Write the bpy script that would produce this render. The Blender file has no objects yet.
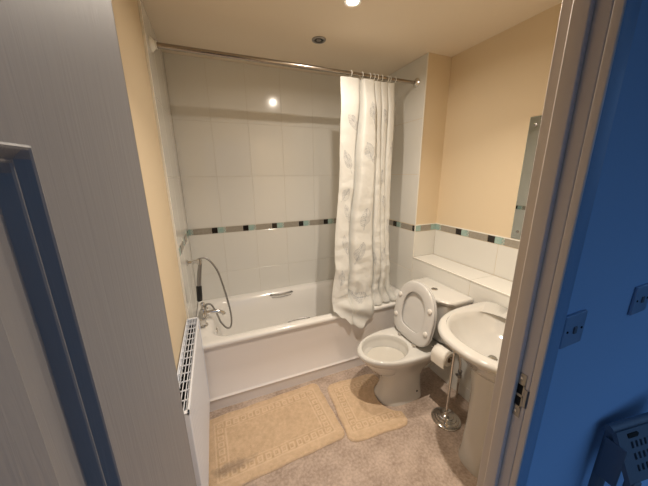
import bpy, bmesh, math, random
from mathutils import Vector, Matrix
random.seed(7)
PI = math.pi
sc = bpy.context.scene
C = sc.collection

# ------------------------------------------------------------------ dimensions (metres)
W = 1.70          # bath alcove width
H = 2.352         # ceiling
YR = -0.632       # where the alcove side wall ends and the recess starts
XR = 1.916        # recessed wall
LZ = 0.867        # ledge height
B0, B1 = 1.080, 1.133   # mosaic border
RIM = 0.511       # bath rim height
YB = -0.688       # bath front
YD = -1.965        # bathroom side of the door wall
YH = -2.036       # hall side of the door wall
JX = 0.8008        # right lining face
JL = 0.133        # left lining face

# ------------------------------------------------------------------ materials
def mat(name, col, rough=.5, metal=0., bump=None, var=None, spec=.5, coat=0., trans=0., sheen=0., emit=None, sss=0.):
    m = bpy.data.materials.new(name); m.use_nodes = True
    nt = m.node_tree; b = nt.nodes['Principled BSDF']
    b.inputs['Base Color'].default_value = (*col, 1)
    b.inputs['Roughness'].default_value = rough
    b.inputs['Metallic'].default_value = metal
    b.inputs['Specular IOR Level'].default_value = spec
    b.inputs['Coat Weight'].default_value = coat
    b.inputs['Coat Roughness'].default_value = .08
    b.inputs['Transmission Weight'].default_value = trans
    b.inputs['Sheen Weight'].default_value = sheen
    if sss:
        b.inputs['Subsurface Weight'].default_value = sss
        b.inputs['Subsurface Radius'].default_value = (.01, .01, .01)
    if emit:
        b.inputs['Emission Color'].default_value = (*emit[0], 1)
        b.inputs['Emission Strength'].default_value = emit[1]
    tc = nt.nodes.new('ShaderNodeTexCoord')
    def noise(scale, detail=4, stretch=None):
        n = nt.nodes.new('ShaderNodeTexNoise'); n.inputs['Scale'].default_value = scale
        n.inputs['Detail'].default_value = detail
        if stretch:
            mp = nt.nodes.new('ShaderNodeMapping'); mp.inputs['Scale'].default_value = stretch
            nt.links.new(tc.outputs['Object'], mp.inputs['Vector']); nt.links.new(mp.outputs[0], n.inputs['Vector'])
        else:
            nt.links.new(tc.outputs['Object'], n.inputs['Vector'])
        return n
    if bump:                      # (scale, strength, distance, stretch)
        n = noise(bump[0], 5, bump[3] if len(bump) > 3 else None)
        bp = nt.nodes.new('ShaderNodeBump'); bp.inputs['Strength'].default_value = bump[1]
        bp.inputs['Distance'].default_value = bump[2]
        nt.links.new(n.outputs['Fac'], bp.inputs['Height']); nt.links.new(bp.outputs[0], b.inputs['Normal'])
    if var:                       # (scale, other colour, contrast, stretch)
        n = noise(var[0], 5, var[3] if len(var) > 3 else None)
        r = nt.nodes.new('ShaderNodeMapRange'); r.inputs[1].default_value = .5 - var[2]; r.inputs[2].default_value = .5 + var[2]
        mx = nt.nodes.new('ShaderNodeMix'); mx.data_type = 'RGBA'
        mx.inputs[6].default_value = (*col, 1); mx.inputs[7].default_value = (*var[1], 1)
        nt.links.new(n.outputs['Fac'], r.inputs[0]); nt.links.new(r.outputs[0], mx.inputs[0])
        nt.links.new(mx.outputs[2], b.inputs['Base Color'])
    return m

M = {}
M['paint'] = mat('cream_paint', (.72, .595, .42), .75, bump=(90, .12, .002))
M['ceil'] = mat('ceiling_paint', (.80, .70, .57), .85, bump=(70, .1, .002))
M['tile'] = mat('white_tile', (.74, .73, .69), .13, spec=.5)
M['grout'] = mat('grout', (.66, .63, .57), .8)
M['trimw'] = mat('white_tile_trim', (.86, .84, .78), .35)
M['mblack'] = mat('mosaic_black', (.018, .014, .012), .15)
M['mteal'] = mat('mosaic_teal', (.28, .43, .40), .15, var=(60, (.40, .52, .48), .2))
M['mgrey'] = mat('mosaic_taupe', (.30, .27, .225), .3, var=(60, (.36, .33, .28), .2))
M['mpale'] = mat('mosaic_pale', (.60, .62, .57), .25)
M['acryl'] = mat('bath_acrylic', (.84, .82, .79), .16, coat=.3)
M['panel'] = mat('bath_panel_acrylic', (.84, .80, .77), .28, coat=.15)
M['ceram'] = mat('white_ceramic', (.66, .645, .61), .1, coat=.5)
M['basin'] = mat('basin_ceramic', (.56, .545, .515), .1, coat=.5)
M['seat'] = mat('toilet_seat_plastic', (.63, .62, .605), .16, coat=.4)
M['chrome'] = mat('chrome', (.72, .70, .67), .14, 1., )
M['rail'] = mat('rail_chrome', (.36, .32, .28), .25, 1.)
M['steel'] = mat('dull_steel', (.36, .35, .34), .38, 1., bump=(60, .1, .001))
M['black'] = mat('black_plastic', (.012, .012, .012), .35)
M['dark'] = mat('dark_void', (.006, .006, .006), .9)
M['radw'] = mat('radiator_enamel', (.76, .79, .86), .35, coat=.1)
M['jamb'] = mat('door_frame_gloss', (.62, .56, .52), .32, bump=(25, .08, .002, (1, 1, .15)))
M['arch'] = mat('architrave_gloss_dimmed', (.20, .34, .54), .45)  # dim blue hall light put into the trim's base colour
M['hall'] = mat('hall_paint', (.27, .45, .70), .8, bump=(120, .12, .002))
M['plate'] = mat('switch_plate', (.20, .31, .47), .35)
M['stool'] = mat('grey_blue_plastic', (.10, .13, .17), .45, bump=(150, .2, .001))
M['paper'] = mat('toilet_paper', (.84, .80, .73), .9, bump=(130, .3, .002))
M['card'] = mat('cardboard', (.42, .30, .2), .9)
M['pipe'] = mat('white_pipe_plastic', (.62, .60, .55), .4)
M['water'] = mat('water', (.60, .57, .51), .06, spec=.5, bump=(35, .25, .004))
M['rubber'] = mat('rubber_buffer', (.78, .75, .71), .3)
M['hallfloor'] = mat('hall_carpet', (.12, .12, .13), .95)
M['bulb'] = mat('lit_lamp', (1, .9, .75), .5, emit=((1., .84, .62), 45))
M['mirror'] = mat('mirror_glass', (.76, .80, .78), .02, 1.)
M['medge'] = mat('mirror_edge', (.20, .25, .23), .25)

def carpet():
    m = mat('carpet', (.36, .27, .215), .95, sheen=.25)
    nt = m.node_tree; b = nt.nodes['Principled BSDF']; tc = nt.nodes['Texture Coordinate']
    n1 = nt.nodes.new('ShaderNodeTexNoise'); n1.inputs['Scale'].default_value = 70; n1.inputs['Detail'].default_value = 6
    n2 = nt.nodes.new('ShaderNodeTexNoise'); n2.inputs['Scale'].default_value = 9; n2.inputs['Detail'].default_value = 6
    for n in (n1, n2): nt.links.new(tc.outputs['Object'], n.inputs['Vector'])
    ad = nt.nodes.new('ShaderNodeMath'); ad.operation = 'ADD'
    nt.links.new(n1.outputs['Fac'], ad.inputs[0]); nt.links.new(n2.outputs['Fac'], ad.inputs[1])
    cr = nt.nodes.new('ShaderNodeValToRGB')
    cr.color_ramp.elements[0].position = .35; cr.color_ramp.elements[0].color = (.33, .245, .19, 1)
    cr.color_ramp.elements[1].position = .65; cr.color_ramp.elements[1].color = (.62, .49, .405, 1)
    hf = nt.nodes.new('ShaderNodeMath'); hf.operation = 'MULTIPLY'; hf.inputs[1].default_value = .5
    nt.links.new(ad.outputs[0], hf.inputs[0]); nt.links.new(hf.outputs[0], cr.inputs[0]); nt.links.new(cr.outputs[0], b.inputs['Base Color'])
    bp = nt.nodes.new('ShaderNodeBump'); bp.inputs['Strength'].default_value = .7; bp.inputs['Distance'].default_value = .004
    n3 = nt.nodes.new('ShaderNodeTexNoise'); n3.inputs['Scale'].default_value = 260; nt.links.new(tc.outputs['Object'], n3.inputs['Vector'])
    nt.links.new(n3.outputs['Fac'], bp.inputs['Height']); nt.links.new(bp.outputs[0], b.inputs['Normal'])
    return m
M['carpet'] = carpet()

def mat_pile(name, stain):
    m = mat(name, (.60, .46, .27), .95, sheen=.3)
    nt = m.node_tree; b = nt.nodes['Principled BSDF']; tc = nt.nodes['Texture Coordinate']
    n1 = nt.nodes.new('ShaderNodeTexNoise'); n1.inputs['Scale'].default_value = 45; n1.inputs['Detail'].default_value = 7
    nt.links.new(tc.outputs['Object'], n1.inputs['Vector'])
    cr = nt.nodes.new('ShaderNodeValToRGB')
    cr.color_ramp.elements[0].position = .30; cr.color_ramp.elements[0].color = (.49, .335, .195, 1)
    cr.color_ramp.elements[1].position = .70; cr.color_ramp.elements[1].color = (.66, .475, .305, 1)
    nt.links.new(n1.outputs['Fac'], cr.inputs[0])
    at = nt.nodes.new('ShaderNodeAttribute'); at.attribute_name = 'relief'
    mx = nt.nodes.new('ShaderNodeMix'); mx.data_type = 'RGBA'
    nt.links.new(at.outputs['Fac'], mx.inputs[0]); nt.links.new(cr.outputs[0], mx.inputs[6]); mx.inputs[7].default_value = (.80, .61, .43, 1)
    out = mx.outputs[2]
    if stain:
        mp = nt.nodes.new('ShaderNodeMapping'); mp.inputs['Location'].default_value = stain[0]; mp.inputs['Scale'].default_value = stain[1]
        mp.vector_type = 'TEXTURE'
        nt.links.new(tc.outputs['Object'], mp.inputs['Vector'])
        n4 = nt.nodes.new('ShaderNodeTexNoise'); n4.inputs['Scale'].default_value = 30
        nt.links.new(tc.outputs['Object'], n4.inputs['Vector'])
        ln = nt.nodes.new('ShaderNodeVectorMath'); ln.operation = 'LENGTH'; nt.links.new(mp.outputs[0], ln.inputs[0])
        a = nt.nodes.new('ShaderNodeMath'); a.operation = 'MULTIPLY_ADD'; a.inputs[1].default_value = 1.6; nt.links.new(n4.outputs['Fac'], a.inputs[0])
        nt.links.new(ln.outputs['Value'], a.inputs[2])
        r = nt.nodes.new('ShaderNodeMapRange'); r.inputs[1].default_value = 1.1; r.inputs[2].default_value = 1.9; r.inputs[3].default_value = .6; r.inputs[4].default_value = 0
        nt.links.new(a.outputs[0], r.inputs[0])
        m2 = nt.nodes.new('ShaderNodeMix'); m2.data_type = 'RGBA'
        nt.links.new(r.outputs[0], m2.inputs[0]); nt.links.new(out, m2.inputs[6]); m2.inputs[7].default_value = (.22, .16, .12, 1)
        out = m2.outputs[2]
    nt.links.new(out, b.inputs['Base Color'])
    bp = nt.nodes.new('ShaderNodeBump'); bp.inputs['Strength'].default_value = .7; bp.inputs['Distance'].default_value = .004
    n3 = nt.nodes.new('ShaderNodeTexNoise'); n3.inputs['Scale'].default_value = 220; nt.links.new(tc.outputs['Object'], n3.inputs['Vector'])
    nt.links.new(n3.outputs['Fac'], bp.inputs['Height']); nt.links.new(bp.outputs[0], b.inputs['Normal'])
    return m

def curtain_mat():
    m = mat('curtain_fabric', (.76, .74, .70), .55)
    nt = m.node_tree; b = nt.nodes['Principled BSDF']
    at = nt.nodes.new('ShaderNodeAttribute'); at.attribute_name = 'print'
    mx = nt.nodes.new('ShaderNodeMix'); mx.data_type = 'RGBA'
    mx.inputs[6].default_value = (.80, .80, .77, 1); mx.inputs[7].default_value = (.36, .375, .40, 1)
    fd = nt.nodes.new('ShaderNodeTexNoise'); fd.inputs['Scale'].default_value = 45; fm = nt.nodes.new('ShaderNodeMapRange'); fm.inputs[1].default_value = .35; fm.inputs[2].default_value = .62; fm.inputs[3].default_value = .35; fm.inputs[4].default_value = 1.
    nt.links.new(nt.nodes['Texture Coordinate'].outputs['Object'], fd.inputs['Vector']); nt.links.new(fd.outputs['Fac'], fm.inputs[0])
    ml = nt.nodes.new('ShaderNodeMath'); ml.operation = 'MULTIPLY'; nt.links.new(at.outputs['Fac'], ml.inputs[0]); nt.links.new(fm.outputs[0], ml.inputs[1])
    nt.links.new(ml.outputs[0], mx.inputs[0]); nt.links.new(mx.outputs[2], b.inputs['Base Color'])
    tr = nt.nodes.new('ShaderNodeBsdfTranslucent'); nt.links.new(mx.outputs[2], tr.inputs['Color'])
    ms = nt.nodes.new('ShaderNodeMixShader'); ms.inputs[0].default_value = .22
    nt.links.new(b.outputs[0], ms.inputs[1]); nt.links.new(tr.outputs[0], ms.inputs[2])
    nt.links.new(ms.outputs[0], nt.nodes['Material Output'].inputs['Surface'])
    n = nt.nodes.new('ShaderNodeTexNoise'); n.inputs['Scale'].default_value = 30; n.inputs['Detail'].default_value = 4
    nt.links.new(nt.nodes['Texture Coordinate'].outputs['Object'], n.inputs['Vector'])
    bp = nt.nodes.new('ShaderNodeBump'); bp.inputs['Strength'].default_value = .4; bp.inputs['Distance'].default_value = .008
    nt.links.new(n.outputs['Fac'], bp.inputs['Height']); nt.links.new(bp.outputs[0], b.inputs['Normal'])
    return m
M['curtain'] = curtain_mat()

def door_mat():
    m = mat('grained_door_paint', (.30, .28, .275), .42)
    nt = m.node_tree; b = nt.nodes['Principled BSDF']; tc = nt.nodes['Texture Coordinate']
    mp = nt.nodes.new('ShaderNodeMapping'); mp.inputs['Scale'].default_value = (1, 1, .05)
    nt.links.new(tc.outputs['Object'], mp.inputs['Vector'])
    w = nt.nodes.new('ShaderNodeTexNoise'); w.inputs['Scale'].default_value = 230; w.inputs['Detail'].default_value = 3; w.inputs['Distortion'].default_value = .8
    nt.links.new(mp.outputs[0], w.inputs['Vector'])
    bp = nt.nodes.new('ShaderNodeBump'); bp.inputs['Strength'].default_value = .3; bp.inputs['Distance'].default_value = .0010
    nt.links.new(w.outputs['Fac'], bp.inputs['Height']); nt.links.new(bp.outputs[0], b.inputs['Normal'])
    return m
M['door'] = door_mat()

# ------------------------------------------------------------------ mesh helpers
class MB:
    def __init__(s): s.v = []; s.f = []; s.m = []
    def add(s, vs, fs, mi=0):
        o = len(s.v); s.v += [tuple(p) for p in vs]; s.f += [tuple(i + o for i in f) for f in fs]; s.m += [mi] * len(fs); return s
    def box(s, x0, x1, y0, y1, z0, z1, mi=0, ch=0.):
        if x0 > x1: x0, x1 = x1, x0
        if y0 > y1: y0, y1 = y1, y0
        if z0 > z1: z0, z1 = z1, z0
        bm = bmesh.new(); bmesh.ops.create_cube(bm, size=1)
        for v in bm.verts: v.co = Vector(((x0 + x1) / 2 + v.co.x * (x1 - x0), (y0 + y1) / 2 + v.co.y * (y1 - y0), (z0 + z1) / 2 + v.co.z * (z1 - z0)))
        if ch: bmesh.ops.bevel(bm, geom=bm.edges[:], offset=ch, segments=3, affect='EDGES', profile=.5)
        bm.verts.index_update()
        s.add([v.co[:] for v in bm.verts], [[v.index for v in f.verts] for f in bm.faces], mi); bm.free(); return s
    def loft(s, rings, mi=0, cap0=True, cap1=True, closed=True):
        n = len(rings[0]); vs = [p for r in rings for p in r]; fs = []
        for i in range(len(rings) - 1):
            for j in range(n if closed else n - 1):
                k = (j + 1) % n; fs.append((i * n + j, i * n + k, (i + 1) * n + k, (i + 1) * n + j))
        if cap0: fs.append(tuple(reversed(range(n))))
        if cap1: fs.append(tuple((len(rings) - 1) * n + j for j in range(n)))
        return s.add(vs, fs, mi)
    def tube(s, pts, r, n=12, mi=0, cap=True):
        P = [Vector(p) for p in pts]; rs = r if isinstance(r, (list, tuple)) else [r] * len(P)
        rings = []; up = None
        for i, p in enumerate(P):
            t = (P[min(i + 1, len(P) - 1)] - P[max(i - 1, 0)]).normalized()
            if up is None: up = Vector((0, 0, 1)) if abs(t.z) < .9 else Vector((1, 0, 0))
            a = t.cross(up).normalized(); b2 = a.cross(t).normalized(); up = b2
            rings.append([p + (a * math.cos(2 * PI * k / n) + b2 * math.sin(2 * PI * k / n)) * rs[i] for k in range(n)])
        return s.loft(rings, mi, cap, cap)
    def lathe(s, prof, c, axis='z', n=32, mi=0, cap=True):
        rings = []
        for (r, h) in prof:
            ring = []
            for k in range(n):
                a = 2 * PI * k / n; u, v = max(r, 1e-4) * math.cos(a), max(r, 1e-4) * math.sin(a)
                q = {'z': (u, v, h), 'x': (h, u, v), 'y': (v, h, u)}[axis]
                ring.append((c[0] + q[0], c[1] + q[1], c[2] + q[2]))
            rings.append(ring)
        return s.loft(rings, mi, cap, cap)
    def build(s, name, mats, parent=None, smooth=True, origin=None, angle=40, sub=0, xf=None):
        me = bpy.data.meshes.new(name)
        vs = s.v
        if xf: vs = [tuple(xf @ Vector(p)) for p in vs]
        base = Vector(origin) if origin is not None else Vector((0, 0, 0))
        if parent is not None and origin is None: base = Vector(parent.get('_b', (0, 0, 0)))
        me.from_pydata([tuple(Vector(p) - base) for p in vs], [], s.f)
        if not isinstance(mats, (list, tuple)): mats = [mats]
        for m in mats: me.materials.append(m)
        me.polygons.foreach_set('material_index', s.m)
        bm = bmesh.new(); bm.from_mesh(me); bmesh.ops.recalc_face_normals(bm, faces=bm.faces)
        bm.to_mesh(me); bm.free()
        o = bpy.data.objects.new(name, me); C.objects.link(o)
        if smooth:
            me.shade_smooth()
            me.set_sharp_from_angle(angle=math.radians(angle))
        if sub:
            md = o.modifiers.new('sub', 'SUBSURF'); md.levels = sub; md.render_levels = sub
        if parent is not None: o.parent = parent
        else: o.location = base
        if parent is None: o['_b'] = list(base)
        else: o['_b'] = list(Vector(parent.get('_b', (0, 0, 0))))
        return o

def thing(name, label, cat, loc=(0, 0, 0), group=None):
    o = bpy.data.objects.new(name, None); C.objects.link(o); o.location = loc; o.empty_display_size = .05
    o['_b'] = list(loc); o['label'] = label; o['category'] = cat
    if group: o['group'] = group
    return o
def tag(o, label, cat, group=None):
    o['label'] = label; o['category'] = cat
    if group: o['group'] = group
    return o
def struct(o): o['kind'] = 'structure'; return o
def sring(cx, cy, z, af, ab, b, n=48, e=2.0, eb=None):
    """ring facing -x: front semi-axis af, back semi-axis ab, half width b, superellipse exponent"""
    out = []
    for k in range(n):
        t = 2 * PI * k / n; c, s = math.cos(t), math.sin(t)
        ee = e if c < 0 else (eb or e)
        x = (abs(c) ** (2 / ee)) * (1 if c > 0 else -1); y = (abs(s) ** (2 / ee)) * (1 if s > 0 else -1)
        out.append((cx + x * (ab if c > 0 else af), cy + y * b, z))
    return out

# ------------------------------------------------------------------ the room
struct(MB().box(-.15, 2.1, YH + .001, .12, -.05, 0).build('floor', M['carpet'], smooth=False))
struct(MB().box(-.9, 3.4, -3.4, YH, -.05, 0).build('floor', M['hallfloor'], smooth=False))
struct(MB().box(-.9, 3.4, -3.4, .12, H, H + .05).build('ceiling', M['ceil'], smooth=False))

def tilework(mb, fixed, axis, sgn, us, vs, g=.0011, d=.002):
    """chamfered tiles on a plane: axis 'x','y','z' is the normal, sgn its direction"""
    def P(u, v, h):
        h = fixed + sgn * h
        return {'x': (h, u, v), 'y': (u, h, v), 'z': (u, v, h)}[axis]
    for i in range(len(us) - 1):
        for j in range(len(vs) - 1):
            u0, u1 = us[i] + g, us[i + 1] - g; v0, v1 = vs[j] + g, vs[j + 1] - g; c = .0013
            a = [P(u0, v0, 0), P(u1, v0, 0), P(u1, v1, 0), P(u0, v1, 0)]
            b = [P(u0, v0, d - .0008), P(u1, v0, d - .0008), P(u1, v1, d - .0008), P(u0, v1, d - .0008)]
            t = [P(u0 + c, v0 + c, d), P(u1 - c, v0 + c, d), P(u1 - c, v1 - c, d), P(u0 + c, v1 - c, d)]
            fs = [(0, 1, 5, 4), (1, 2, 6, 5), (2, 3, 7, 6), (3, 0, 4, 7), (4, 5, 9, 8), (5, 6, 10, 9), (6, 7, 11, 10), (7, 4, 8, 11), (8, 9, 10, 11)]
            mb.add(a + b + t, fs, 0)
def steps(a, b, first, pitch):
    out = [a]; x = first
    while x < b - .02:
        if x > a + .02: out.append(x)
        x += pitch
    return out + [b]
def mosaic(mb, fixed, axis, sgn, u0, u1, start, dirn=1, k=1.0):
    """repeating border: black, teal, dotted pale, taupe; a black one begins at u = start and the order runs along dirn"""
    z0, z1 = B0 + .003, B1 - .004
    def piece(a, b, za, zb, mi, h=.0035):
        a, b = (start + dirn * a * k, start + dirn * b * k)
        a, b = max(min(a, b), u0), min(max(a, b), u1)
        if b - a < .004: return
        lo, hi = sorted((fixed, fixed + sgn * h))
        if axis == 'y': mb.box(a, b, lo, hi, za, zb, mi)
        else: mb.box(lo, hi, a, b, za, zb, mi)
    for n in range(-9, 10):
        t = n * .246
        piece(t + .001, t + .045, z0, z1, 0); piece(t + .047, t + .091, z0, z1, 1)
        for q in range(4):
            za = z0 + (z1 - z0) * q / 4 + .001; zb = z0 + (z1 - z0) * (q + 1) / 4 - .001
            piece(t + .093, t + .0995, za, zb, 1 if q % 2 else 3); piece(t + .1005, t + .107, za, zb, 3 if q % 2 else 1)
        piece(t + .109, t + .244, z0, z1, 2)
MOS = [M['mblack'], M['mteal'], M['mgrey'], M['mpale']]
zt_up = [B1, B1 + .40, B1 + .80, H]
zt_lo = [0, .34, .74, B0]

wb = struct(MB().box(-.12, 1.81, .002, .12, 0, H).build('wall_back', M['grout'], smooth=False))
m = MB(); us = steps(0, W, .255, .27)
tilework(m, .002, 'y', -1, us, zt_up); tilework(m, .002, 'y', -1, us, zt_lo)
m.build('tiles', M['tile'], wb, smooth=False)
m = MB(); mosaic(m, .002, 'y', -1, 0.0, W, .172); m.build('mosaic_border', MOS, wb, smooth=False)

YT = -.652
wl = struct(MB().box(-.12, -.010, YD, .002, 0, H).build('wall_left', M['paint'], smooth=False))
MB().box(-.010, -.002, YT, .002, 0, H).build('tile_backing', M['grout'], wl, smooth=False)
m = MB(); us = steps(YT + .004, 0, -.44, .27)
tilework(m, -.002, 'x', 1, us, zt_up); tilework(m, -.002, 'x', 1, us, zt_lo)
m.build('tiles', M['tile'], wl, smooth=False)
m = MB(); mosaic(m, -.002, 'x', 1, YT + .004, 0, -.28, -1); m.build('mosaic_border', MOS, wl, smooth=False)
MB().box(-.010, .0015, YT - .004, YT + .003, 0, H, 0, .001).build('tile_edge_trim', M['trimw'], wl)

# right side: alcove pier to the ceiling, boxed-in lower wall with ledge, recessed upper wall
wr = struct(MB().box(W + .002, 2.05, YR, .002, 0, H).box(W + .002, 2.05, YD, YR, 0, LZ - .004).box(XR + .002, 2.05, YD, YR, LZ - .004, H)
            .build('wall_right', M['paint'], smooth=False))
m = MB()
ys = steps(YR, 0, -.30, .27)
tilework(m, W + .002, 'x', -1, ys, zt_up); tilework(m, W + .002, 'x', -1, ys, zt_lo)
yl = [YD, -1.72, -1.18, YR]
tilework(m, W + .002, 'x', -1, yl, [0, .10, .48, LZ])
tilework(m, XR + .002, 'x', -1, yl, [LZ, B0])
tilework(m, YR, 'y', -1, [W, XR], [LZ, B0])
tilework(m, LZ - .002, 'z', 1, [W, XR], yl)
m.build('tiles', M['tile'], wr, smooth=False)
m = MB()
mosaic(m, W + .002, 'x', -1, YR, 0, -.345, -1, 1.04)
mosaic(m, XR + .002, 'x', -1, YD, YR, -.839, -1, 1.07)
for a, b, mi in ((W + .002, W + .055, 1), (W + .057, W + .16, 2), (W + .162, XR, 1)): m.box(a, b, YR - .0035, YR, B0 + .003, B1 - .004, mi)
m.build('mosaic_border', MOS, wr, smooth=False)
m = MB()
m.box(W - .003, W + .004, YR - .004, YR + .003, LZ, H, 0, .001)
m.box(W - .0035, W + .004, YD, YR, LZ - .006, LZ + .0015, 0, .001)
m.box(XR - .004, XR + .002, YD, YR, B1 - .003, B1 + .005, 0, .001)
m.box(W, XR, YR - .005, YR, B1 - .003, B1 + .005, 0, .001)
m.build('tile_edge_trim', M['trimw'], wr)

# door wall: two cheeks and a header; hall face has a blue base colour
DH = 2.03
LXO, RXO = JL - .022, JX + .022
m = MB()
for (x0, x1, z0, z1) in ((-.9, LXO, 0, H), (RXO, 3.4, 0, H), (LXO, RXO, DH + .022, H)):
    m.box(x0, x1, YD - .03, YD, z0, z1, 0)
    m.box(x0, x1, YH, YD - .0301, z0, z1, 1)
struct(m.build('wall_front', [M['paint'], M['hall']], smooth=False))

# door frame
fr = MB()
fr.box(JX, RXO, YH, YD, 0, DH, 0, .002); fr.box(LXO, JL, YH, YD, 0, DH, 0, .002); fr.box(LXO, RXO, YH, YD, DH, DH + .022, 0, .002)
fr = struct(fr.build('trim_1', M['jamb']))
st = MB(); sy0, sy1 = -2.0144, -1.988
st.box(JX - .012, JX, sy0, sy1, 0, DH, 0, .0025); st.box(JL, JL + .012, sy0, sy1, 0, DH, 0, .0025); st.box(JL, JX, sy0, sy1, DH - .012, DH, 0, .0025)
st.build('door_stop', M['jamb'], fr)
# architrave, hall side: stepped profile
def arch(x0, dirn):
    p = [(0, 0), (0, .010), (.003, .013), (.040, .013), (.046, .010), (.046, 0)]
    return [[(x0 + dirn * u, YH - v, z) for u, v in p] for z in (0, DH + .06)]
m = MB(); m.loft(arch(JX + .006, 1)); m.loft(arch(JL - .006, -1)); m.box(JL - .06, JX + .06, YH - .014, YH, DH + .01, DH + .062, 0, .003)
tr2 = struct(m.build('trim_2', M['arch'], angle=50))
MB().box(JX + .0004, JX + .0062, YH - .0135, YH, 0, DH, 0, .002).box(JL - .0062, JL - .0004, YH - .0135, YH, 0, DH, 0, .002).build('edge_bead', M['jamb'], tr2)
# strike plate let into the rebate
sz = 1.060
m = MB()
py0, py1 = -2.0285, -2.0085
for z0, z1 in ((sz - .055, sz - .027), (sz - .003, sz + .003), (sz + .027, sz + .055)): m.box(JX - .0016, JX + .001, py0, py1, z0, z1)
m.box(JX - .0016, JX + .001, py0, py0 + .003, sz - .03, sz + .03); m.box(JX - .0016, JX + .001, py1 - .003, py1, sz - .03, sz + .03)
sp = m.build('strike_plate', M['steel'], fr, smooth=False); sp['label'] = 'steel strike plate'
m = MB()
m.box(JX - .0010, JX + .0012, py0 + .003, py1 - .003, sz - .027, sz - .003); m.box(JX - .0010, JX + .0012, py0 + .003, py1 - .003, sz + .003, sz + .027)
m.build('latch_pocket', M['dark'], sp, smooth=False)
m = MB(); lp = [(JX - .0016, py0), (JX - .003, py0 - .003), (JX - .0025, py0 - .007), (JX + .002, py0 - .011)]
m.loft([[(x, y, sz - .022), (x + .0015, y, sz - .022), (x + .0015, y, sz + .022), (x, y, sz + .022)] for x, y in lp])
m.build('lip', M['steel'], sp)
m = MB()
for z in (sz - .043, sz + .043): m.lathe([(.0001, -.0022), (.003, -.0020), (.0035, -.0015)], (JX, (py0 + py1) / 2, z), 'x', 12)
m.build('screw', M['chrome'], sp)

# ------------------------------------------------------------------ the open door leaf
LW, LT, LH = .686, .035, 1.98
panels = []
for (a, b) in ((.108, .318), (.368, .578)):
    for (z0, z1) in ((.22, .74), (.92, 1.541), (1.64, 1.87)): panels.append((a, b, z0, z1))
prof = [(0, 0), (.0010, .0005), (.002, 0), (.0058, -.0036), (.0066, -.0035), (.0074, -.0040), (.0112, -.0082), (.0125, -.0084), (.030, -.0038), (.0315, -.0030)]
def leaf_h(u, z):
    for a, b, z0, z1 in panels:
        if a <= u <= b and z0 <= z <= z1:
            d = min(u - a, b - u, z - z0, z1 - z)
            for (d0, h0), (d1, h1) in zip(prof, prof[1:]):
                if d <= d1: return h0 + (h1 - h0) * (d - d0) / (d1 - d0)
            return prof[-1][1]
    return 0
U = sorted({0, LW} | {round(a + d, 5) for a, b, _, _ in panels for d, _ in prof} | {round(b - d, 5) for a, b, _, _ in panels for d, _ in prof})
Z = sorted({0, LH} | {round(a + d, 5) for _, _, a, b in panels for d, _ in prof} | {round(b - d, 5) for _, _, a, b in panels for d, _ in prof})
m = MB(); nu, nz = len(U), len(Z)
for side in (1, -1):
    vs = [(u, (leaf_h(u, z) if side == 1 else -LT - leaf_h(u, z)), z) for z in Z for u in U]
    m.add(vs, [(j * nu + i, j * nu + i + 1, (j + 1) * nu + i + 1, (j + 1) * nu + i) for j in range(nz - 1) for i in range(nu - 1)])
m.box(0, .001, -LT, 0, 0, LH); m.box(LW - .001, LW, -LT, 0, 0, LH); m.box(0, LW, -LT, 0, 0, .001); m.box(0, LW, -LT, 0, LH - .001, LH)
leaf = m.build('door_1', M['door'], angle=8, origin=(0, 0, 0))
struct(leaf)
ang = math.radians(98.7)
# local +x runs along the leaf away from the hinge, local +y is the visible face
hx, hy = .171, -2.043
dirv = Vector((math.cos(ang), -math.sin(ang), 0)).normalized()
nrm = Vector((-dirv.y, dirv.x, 0))      # rotates dirv by +90 deg -> faces +x
lean = 0.
R3 = Matrix(((dirv.x, nrm.x, 0), (dirv.y, nrm.y, 0), (0, 0, 1))).to_4x4()
LR = Matrix.Rotation(lean, 4, 'Y')
leaf.matrix_world = Matrix.Translation((hx, hy, .006)) @ R3 @ Matrix.Translation((0, 0, 1.3)) @ LR @ Matrix.Translation((0, 0, -1.3))
# hinges on the leaf
for z in (.25, 1.72):
    MB().tube([(-.004, -LT + .001, z - .04), (-.004, -LT + .001, z + .04)], .0045, 10).box(-.0015, 0, -LT + .002, -.004, z - .04, z + .04).build('hinge', M['steel'], leaf)

# ------------------------------------------------------------------ bath
bath = thing('bathtub', 'white bathtub with smooth side panel along the tiled back wall', 'bathtub', (.85, -.34, 0))
def rr(x0, x1, y0, y1, r, z, n=10):
    out = []
    for cx, cy, a0 in ((x1 - r, y1 - r, 0), (x0 + r, y1 - r, 90), (x0 + r, y0 + r, 180), (x1 - r, y0 + r, 270)):
        for k in range(n + 1):
            a = math.radians(a0 + 90 * k / n); out.append((cx + r * math.cos(a), cy + r * math.sin(a), z))
    return out
def rr2(x0, x1, y0, y1, rl, rt, z, n=10):   # separate radii for left / right ends
    out = []
    for cx, cy, a0, r in ((x1 - rt, y1 - rt, 0, rt), (x0 + rl, y1 - rl, 90, rl), (x0 + rl, y0 + rl, 180, rl), (x1 - rt, y0 + rt, 270, rt)):
        for k in range(n + 1):
            a = math.radians(a0 + 90 * k / n); out.append((cx + r * math.cos(a), cy + r * math.sin(a), z))
    return out
bx0, bx1, by1 = .003, W - .003, -.003
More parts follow.
